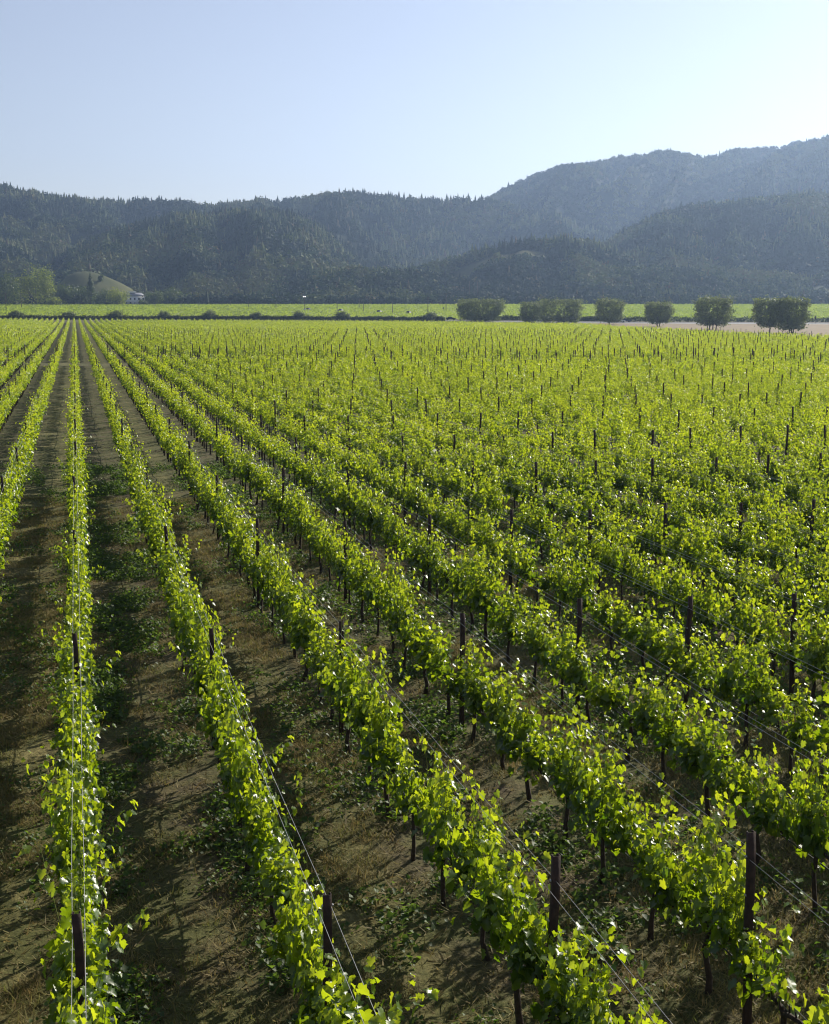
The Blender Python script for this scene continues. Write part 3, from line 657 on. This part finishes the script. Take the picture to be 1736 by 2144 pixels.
# ------------------------------------------------------------------ cars on the road and the field track
def car(px, by, label, paint, rz, van=False):
    X, Y, z_ = ground_at(px, by); o = empty('parked_car', (X, Y, float(terrain(z_)) + .06), label, 'car', None, rz)
    L_, W_ = 4.5, 1.8
    side = [(-2.25, .35), (-2.25, .80), (-2.05, .98), (-1.25, 1.02), (1.2, .98), (2.1, .80), (2.25, .6), (2.25, .35)] if not van else [(-2.25, .35), (-2.25, 1.0), (-2.2, 1.05), (1.3, 1.05), (2.1, .85), (2.25, .6), (2.25, .35)]
    cab = [(-1.75, .98), (-1.1, 1.44), (.2, 1.46), (1.05, .98)] if not van else [(-2.2, 1.0), (-2.1, 1.9), (.5, 1.92), (1.3, 1.0)]
    def extr(p, w0, w1, mat, nm):
        b = MB(); k = len(p); zs = [q[1] for q in p]; mn, mx = min(zs), max(zs)
        wz = lambda z: (w0 + (w1 - w0) * (z - mn) / (mx - mn)) / 2
        V = [(x, -wz(z), z) for x, z in p] + [(x, wz(z), z) for x, z in p]
        b.add(V, [tuple(range(k)), tuple(range(2 * k - 1, k - 1, -1))] + [(i, k + i, k + (i + 1) % k, (i + 1) % k) for i in range(k)]); return link(nm, b.me(nm, [mat]), o)
    extr(side, W_, W_ * .92, paint, 'body'); extr(cab, W_ * .9, W_ * .7, M['glass'], 'windows')
    b = MB(); cx = (cab[1][0] + cab[2][0]) / 2; b.box((cx, 0, cab[1][1] + .03), (cab[2][0] - cab[1][0] + .1, W_ * .70, .06)); link('roof', b.me('roof', [paint]), o)
    for x in (-1.4, 1.4):
        for sg in (-1, 1):
            b = MB(); b.tube([(x, sg * .70, .33), (x, sg * .92, .33)], .33, 12); link('wheel', b.me('wheel', [M['tyre']]), o)
    for sg in (-1, 1):
        b = MB(); b.box((2.24, sg * .66, .68), (.06, .36, .18)); link('headlight', b.me('headlight', [M['chrome'] if px > 930 else M['glass']]), o)
    return o
car(944, 670.5, 'long black car by the road left of the widest olive block', M['carblack'], -YAW)
car(1134, 673.5, 'silver car half hidden between two olive blocks', M['carsilver'], -YAW)
car(1310, 674.5, 'dark blue car on the road right of the square olive', M['carblue'], -YAW)
car(1298, 675.5, 'white van behind the square olive tree', M['carwhite'], -YAW, True)
for px_, by, lab, m_ in ((714, 652.5, 'dark car on the field track below the thin pole', 'carblue'), (794.5, 655.2, 'bluish car on the field track left of the bare pole', 'carblue'), (856, 657.2, 'small dark car in the field left of the ninth round bush', 'carblack'), (646, 650.3, 'tiny dark car beside the wind machine', 'carblack')):
    car(px_, by, lab, M[m_], 1.2 - YAW)

# ------------------------------------------------------------------ hills
HILLS = [ # name, foot depth, crest depth, tree height, crest line in the picture
 ('E', 950, 1130, 9, [(400, 645), (480, 632), (540, 606), (600, 585), (660, 565), (740, 549), (800, 556), (900, 562), (1000, 575), (1100, 600)]),
 ('C', 1010, 1560, 13, [(-400, 640), (-150, 600), (0, 570), (100, 535), (200, 487), (300, 460), (400, 442), (480, 433), (560, 428), (620, 440), (680, 476), (740, 533), (790, 575)]),
 ('B', 1300, 2050, 14, [(-400, 320), (0, 374), (60, 393), (150, 407), (300, 409), (420, 418), (520, 412), (600, 405), (740, 392), (830, 402), (900, 405), (1000, 402), (1060, 413), (1150, 438), (1250, 463), (1320, 480), (1450, 580)]),
 ('L', 1150, 1720, 13, [(-400, 420), (-150, 410), (0, 438), (80, 470), (160, 505), (240, 545), (320, 590)]),
 ('G', 1000, 1270, 9, [(780, 600), (840, 568), (880, 556), (950, 537), (1000, 523), (1100, 502), (1180, 499), (1230, 502), (1280, 520), (1360, 560)]),
 ('F', 1060, 1500, 13, [(1130, 610), (1200, 545), (1260, 505), (1300, 480), (1400, 430), (1450, 417), (1500, 415), (1560, 413), (1600, 406), (1660, 400), (1736, 396), (1900, 380), (2200, 360)]),
 ('H', 970, 1160, 10, [(800, 625), (900, 595), (1000, 577), (1100, 560), (1200, 552), (1300, 548), (1400, 548), (1500, 553), (1600, 558), (1736, 563), (1900, 558), (2200, 550)]),
 ('A', 1700, 2500, 9, [(850, 500), (1000, 425), (1060, 385), (1100, 369), (1130, 356), (1170, 343), (1240, 334), (1300, 319), (1400, 313), (1480, 321), (1520, 311), (1580, 305), (1620, 303), (1690, 290), (1736, 276), (1850, 240), (2200, 200)]),
 ('A2', 1550, 2250, 9, [(1200, 500), (1300, 440), (1380, 402), (1490, 365), (1570, 337), (1650, 304), (1736, 279), (1850, 250), (2200, 230)]),
 ('V', 960, 1080, 8, [(-400, 618), (0, 616), (120, 618), (300, 612), (420, 620), (520, 628), (700, 632), (900, 632), (1100, 632), (1736, 634), (2200, 634)]),
]
KNOLL = (990, 1090, [(90, 640), (118, 601), (140, 578), (160, 570), (178, 568), (200, 571), (225, 580), (250, 591), (275, 604), (310, 640)])
def crest(pts, zc, th):
    a = np.array([ray(*p)[0] for p in pts]); z = np.array([CAM_H + ray(*p)[1] * zc for p in pts]) - th
    return a, np.maximum(z, 0)
def hill_h(a, zc):
    z = terrain(zc) * 1.0; n1 = 1.0 - np.abs(2 * fbm(a * 13 + 3 + .25 * np.sin(zc * .004), zc * .0011, 21, 3) - 1) * 1.9; n2 = fbm(a * 90, zc * .012, 23, 4)
    for nm, z0, z1, th, pts in HILLS:
        ca, ch = crest(pts, z1, th); c = np.interp(a, ca, ch, left=ch[0], right=ch[-1])
        if nm not in ('A', 'B', 'F', 'A2', 'H', 'V', 'C', 'L'): c = np.where((a < ca[0]) | (a > ca[-1]), 0, c)
        if nm in ('C', 'L'): c = np.where(a > ca[-1], 0, c)
        if nm in ('F', 'H', 'A', 'A2'): c = np.where(a < ca[0], 0, c)
        if nm == 'B': c = np.where(a > ca[-1], 0, c)
        t = np.clip((zc - z0) / (z1 - z0), 0, 1)
        p = t ** 1.15 * (1 - .0 * t)
        mod = 1 + (n1 - .62) * .85 * np.sin(np.pi * np.clip(t, 0, 1)) + (n2 - .5) * .10 * np.sin(np.pi * t)
        back = np.clip(1 - (zc - z1) / (900.0 if z1 > 1300 else 350.0), 0, 1) ** 1.3
        z = np.maximum(z, np.where(zc <= z1, c * p * mod, c * back))
    ca, ch = crest(KNOLL[2], KNOLL[1], 0); c = np.interp(a, ca, ch)
    t = smooth((zc - KNOLL[0]) / (KNOLL[1] - KNOLL[0])); bk = np.clip(1 - (zc - KNOLL[1]) / 160, 0, 1)
    kn = np.where(zc < KNOLL[1], c * t, c * bk); kn = np.where((a < ca[0]) | (a > ca[-1]), 0, kn)
    return np.where(kn > z, kn, z), kn > z - .5
def bare(a, zc, kn):                                       # dry grass openings
    X = a * zc; f = np.where(kn & (zc < 1260), 1.0, 0.0)
    def spot(px, zc0, w_, d_, s=1.0):
        a0 = ray(px, 560)[0]; return s * np.exp(-((a - a0) / (w_ / F_PX)) ** 4 - ((zc - zc0) / d_) ** 4)
    return np.clip(f + spot(1035, 1222, 100, 30, .6) + spot(1122, 1226, 30, 20, .8) + spot(1215, 1236, 26, 20, .8) + spot(25, 1290, 30, 30, .6), 0, 1)
na, nz = 420, 300
aa = np.linspace(-.46, .50, na); zs = np.concatenate([np.linspace(955, 1700, 190), np.linspace(1708, 3800, nz - 190)])
ZZ, AA = np.meshgrid(zs, aa, indexing='ij'); HH, KN = hill_h(AA, ZZ); HH[0] = terrain(955) - 2
X, Y = to_world(AA * ZZ, ZZ); idx = np.arange(na * nz).reshape(nz, na)
HF = np.stack([idx[:-1, :-1], idx[:-1, 1:], idx[1:, 1:], idx[1:, :-1]], -1).reshape(-1, 4)
BR = bare(AA, ZZ, KN)
tag(link('hills', mesh('hills', np.stack([X, Y, HH + .05], -1).reshape(-1, 3), HF, M['hill'], tint=BR.ravel(), smooth_=True)), kind='structure')
# ---- forest: many small trees on the slopes, one object
SL = np.maximum.accumulate((HH - CAM_H) / ZZ, axis=0)
def conifer(g):
    V = []; F = []; tiers = 5; k = 7
    for t in range(tiers):
        z0 = .10 + .80 * t / tiers; z1 = min(1.0, z0 + .34); r = .20 * (1 - t / tiers * .85) * g.uniform(.85, 1.15); b0 = len(V); V.append((g.normal(0, .01), g.normal(0, .01), z1))
        ph = g.uniform(0, 6)
        for j in range(2 * k):
            a = math.pi * j / k + ph; rr = r * (g.uniform(.85, 1.25) if j % 2 == 0 else g.uniform(.45, .65)); V.append((rr * math.cos(a), rr * math.sin(a), z0 - (.05 if j % 2 == 0 else 0) + g.normal(0, .015)))
        for j in range(2 * k): F.append((b0, b0 + 1 + j, b0 + 1 + (j + 1) % (2 * k)))
    return np.array(V), np.array(F)
def roundtree(g, n=58):
    p, q = crown_pts(g, n, 'round', (.95, .95, .9)); V, Fl = leaves(p + np.array([0, 0, .52]), nrm(q) + g.normal(0, .16, (n, 3)), g.normal(0, 1, (n, 3)), g.uniform(.22, .40, n)); return V, Fl
def plant(Xc, Zc, Hh, kind, tnt):
    SV, SF, ST, off = [], [], [], 0; NP = 10; pi = rng.integers(NP, size=len(Xc))
    X, Y = to_world(Xc, Zc)
    Z, _ = hill_h(Xc / Zc, Zc)
    for kd in (0, 1):
        for q in range(NP):
            g = np.random.default_rng(900 + q + kd * 50); V, Fl = conifer(g) if kd == 0 else roundtree(g)
            s = np.where((kind == kd) & (pi == q))[0]
            if not len(s): continue
            an = rng.uniform(0, 6.283, len(s)); c, sn = np.cos(an)[:, None], np.sin(an)[:, None]
            wd = (Hh[s] * rng.uniform(.85, 1.25, len(s)))[:, None]
            A = np.stack([(V[None, :, 0] * c - V[None, :, 1] * sn) * wd + X[s][:, None], (V[None, :, 0] * sn + V[None, :, 1] * c) * wd + Y[s][:, None], V[None, :, 2] * Hh[s][:, None] + Z[s][:, None] - .4], -1)
            SV.append(A.reshape(-1, 3)); SF.append((Fl[None] + (np.arange(len(s)) * len(V))[:, None, None] + off).reshape(-1, 3)); ST.append(np.repeat(tnt[s], len(V)) + rng.normal(0, .06, len(s) * len(V))); off += len(s) * len(V)
    return np.concatenate(SV), np.concatenate(SF), np.clip(np.concatenate(ST), 0, 1)
n = 64000
Zt = np.sqrt(rng.uniform(975 ** 2, 2960 ** 2, n)); At = rng.uniform(-.37, .39, n)
near = rng.random(n) < 1.0
Zn = rng.uniform(965, 1560, 26000); An = rng.uniform(-.37, .39, 26000); Zt = np.r_[Zt, Zn]; At = np.r_[At, An]
Ht, Kt = hill_h(At, Zt); br = bare(At, Zt, Kt)
cover = fbm(At * Zt * .012, Zt * .012, 61, 3)
thk = rng.uniform(.5, 1.4, len(Zt)) * np.where(Zt > 2080, 8.5, np.where(Zt > 1500, 11.0, np.where(Zt < 1190, 8.0, 11.0)))
iz = np.clip(np.searchsorted(zs, Zt) - 1, 0, nz - 1); ia = np.clip(np.round((At + .46) / .96 * (na - 1)).astype(int), 0, na - 1)
seen = (Ht + thk - CAM_H) / Zt > SL[np.maximum(iz - 2, 0), ia] - .002
ok = seen & (br < .06 + .25 * rng.random(len(Zt)) ** 3) & (cover > np.where(Zt < 1250, .20, np.where(Zt > 1900, .08, .27)))
At, Zt, thk, Ht = At[ok], Zt[ok], thk[ok], Ht[ok]
patch = fbm(At * Zt * .006 + 9, Zt * .004, 71, 3); low_ = (Ht < 45)
kind = (rng.random(len(Zt)) < np.where(low_ | (Zt < 1190) | (Zt > 2080), .92, np.where(patch > .5, .80, .42))).astype(int)
thk = np.where(kind == 1, thk * .72, thk * 1.12)
tnt = np.clip((fbm(At * Zt * .02, Zt * .014, 81, 3) - .5) * 3.0 + .42 + rng.normal(0, .15, len(Zt)), 0, .86); tnt = np.where(rng.random(len(Zt)) < .03, 1.0, tnt)
V, Fl, tv = plant(At * Zt, Zt, thk, kind, tnt)
tag(link('forest', mesh('forest', V, Fl, M['forest'], tint=tv)), 'dark hazy forest of conifers and oaks covering the hills', 'forest', kind='stuff')

# ------------------------------------------------------------------ farmstead at left: trees, house
def grove(name, px, base, wp, top, label, shape, mat, seed, n, size, zc0, depth=.8, clear=.05):
    X, Y, gz = at_depth(px, zc0); m = zc0 / F_PX; H = CAM_H + ray(px, top)[1] * zc0 - gz; W = wp * m
    return tree(name, (X, Y, gz), label, 'tree', 'trees around the farmhouse', shape, (W, W * depth, H * (1 - clear)), H * clear, mat, seed, n=n, size=size, stems=((0, 0),), stem_r=.35, rz=-YAW)
grove('broadleaf_tree', 76, 639, 76, 560, 'big bright green broadleaf tree, tallest around the farmhouse', 'round', M['yellowtree'], 201, 5200, .85, 935, .9)
grove('broadleaf_tree', 12, 639, 82, 576, 'grey-green spreading tree left of the tallest bright tree', 'round', M['broad'], 202, 4200, .8, 950)
grove('broadleaf_tree', 138, 639, 60, 596, 'dark round tree right of the tallest bright tree', 'round', M['broad'], 203, 3400, .8, 945)
grove('broadleaf_tree', 172, 639, 46, 600, 'dark tree just left of the slim conifer', 'round', M['broad'], 204, 2600, .75, 952)
grove('cypress_tree', 191, 639, 26, 570, 'slim dark pointed conifer before the grassy knoll', 'cone', M['broad'], 205, 2600, .6, 930)
grove('broadleaf_tree', 222, 639, 50, 608, 'low dark tree between the conifer and the yellow tree', 'round', M['broad'], 206, 2400, .7, 945)
grove('broadleaf_tree', 247, 639, 46, 603, 'yellow-green rounded tree left of the white house', 'round', M['yellowtree'], 207, 2600, .65, 925)
grove('broadleaf_tree', 322, 639, 40, 611, 'bushy green tree at the right end of the white house', 'round', M['broad'], 208, 2200, .7, 950)
grove('broadleaf_tree', 358, 637, 58, 605, 'wide green tree second right of the white house', 'round', M['broad'], 209, 3000, .75, 975)
grove('broadleaf_tree', 392, 636, 44, 615, 'low pale green tree at the end of the farm grove', 'round', M['broad'], 210, 2200, .7, 985)
grove('broadleaf_tree', 118, 640, 40, 622, 'pale low shrubby tree under the tallest bright tree', 'round', M['yellowtree'], 211, 1600, .6, 915)
grove('broadleaf_tree', 300, 639, 18, 628, 'small dark shrubby tree right in front of the house corner', 'round', M['broad'], 212, 900, .5, 925)
a, s_ = ray(211, 590); zk = 1062.; X, Y = to_world(a * zk, zk); hz_, _ = hill_h(np.array([a]), np.array([zk]))
tree('knoll_tree', (X, Y, float(hz_[0]) - .5), 'lone small dark tree on the slope of the grassy knoll', 'tree', None, 'round', (4.2, 4, 6.5), .5, M['broad'], 213, n=700, size=.6)
# house
zh = 955.; X, Y, gz = at_depth(282, zh); m = zh / F_PX; W, Dp = 43 * m, 9.0; Hw = 18 * m
o = empty('farmhouse', (X, Y, gz), 'white two-storey farmhouse with grey roof among the trees', 'house', rz=-YAW + .25)
b = MB(); b.box((0, 0, Hw / 2), (W, Dp, Hw)); link('wall', b.me('wall', [M['white']]), o)
b = MB(); e = .5; r_ = 2.6
b.add([(-W / 2 - e, -Dp / 2 - e, Hw), (W / 2 + e, -Dp / 2 - e, Hw), (W / 2 + e, Dp / 2 + e, Hw), (-W / 2 - e, Dp / 2 + e, Hw), (-W / 2 + 2.5, 0, Hw + r_), (W / 2 - 2.5, 0, Hw + r_)], [(0, 1, 5, 4), (1, 2, 5), (2, 3, 4, 5), (3, 0, 4), (3, 2, 1, 0)])
rf = link('roof', b.me('roof', [M['roof']]), o)
b = MB(); b.box((-W * .12, 0, Hw + r_ + .35), (5.5, 2.2, 1.0)); b.box((-W * .12, 0, Hw + r_ + .9), (6, 2.7, .14)); link('cupola', b.me('cupola', [M['white']]), rf)
for fz in (1.7, 4.5):
    for q in range(5):
        xw = -W / 2 + W * (q + .5) / 5
        if fz < 2 and q == 2:
            b = MB(); b.box((xw, -Dp / 2 - .03, 1.05), (1.1, .08, 2.1)); link('door', b.me('door', [M['roof']]), o); continue
        b = MB(); b.box((xw, -Dp / 2 - .03, fz), (1.1, .08, 1.5)); wn = link('window', b.me('window', [M['glass']]), o)
        b = MB()
        for c_, d_ in (((xw - .62, -Dp / 2 - .06, fz), (.14, .12, 1.7)), ((xw + .62, -Dp / 2 - .06, fz), (.14, .12, 1.7)), ((xw, -Dp / 2 - .06, fz + .8), (1.1, .12, .14)), ((xw, -Dp / 2 - .06, fz - .8), (1.1, .12, .14))): b.box(c_, d_)
        link('frame', b.me('frame', [M['white']]), wn)
# long pale building up on the wooded slope
a, s_ = ray(781, 571.5); zq = np.linspace(965, 1125, 60); zb = float(zq[np.argmin(np.abs(hill_h(np.full(60, a), zq)[0] + 3.2 - CAM_H - s_ * zq))]); X, Y = to_world(a * zb, zb); zt = CAM_H + s_ * zb; gb = float(hill_h(np.array([a]), np.array([zb]))[0][0])
W = 40 * zb / F_PX; o = empty('hillside_building', (X, Y, min(gb, zt - 2.5)), 'long low pale building on the wooded slope above the field', 'building', rz=-YAW)
base = min(gb, zt - 2.5); Hb = zt - base
b = MB(); b.box((0, 0, Hb / 2), (W, 7, Hb)); link('wall', b.me('wall', [M['white']]), o)
b = MB(); b.add([(-W / 2 - .5, -4, Hb), (W / 2 + .5, -4, Hb), (W / 2 + .5, 4, Hb), (-W / 2 - .5, 4, Hb), (-W / 2 - .5, 0, Hb + 1.3), (W / 2 + .5, 0, Hb + 1.3)], [(0, 1, 5, 4), (2, 3, 4, 5), (1, 2, 5), (3, 0, 4), (3, 2, 1, 0)]); link('roof', b.me('roof', [M['white']]), o)
for q in range(6):
    b = MB(); b.box((-W / 2 + W * (q + .5) / 6, -3.53, Hb - 1.1), (1.2, .1, .9)); link('window', b.me('window', [M['glass']]), o)

# ------------------------------------------------------------------ haze: one closed box of thin air round everything
hm = bpy.data.materials.new('haze'); hm.use_nodes = True; hn = hm.node_tree.nodes; hn.clear()
ho = hn.new('ShaderNodeOutputMaterial'); pv = hn.new('ShaderNodeVolumePrincipled')
pv.inputs['Color'].default_value = (.47, .66, 1.0, 1); pv.inputs['Density'].default_value = HAZE_DENSITY; pv.inputs['Anisotropy'].default_value = .55
hm.node_tree.links.new(pv.outputs[0], ho.inputs['Volume'])
b = MB(); zb0, zt0 = -1.5, 500.0
b.box((900, 2150, (zb0 + zt0) / 2), (7600, 4700, zt0 - zb0))
tag(link('haze', b.me('haze', [hm])), 'pale blue haze in the valley air', 'haze', kind='stuff')
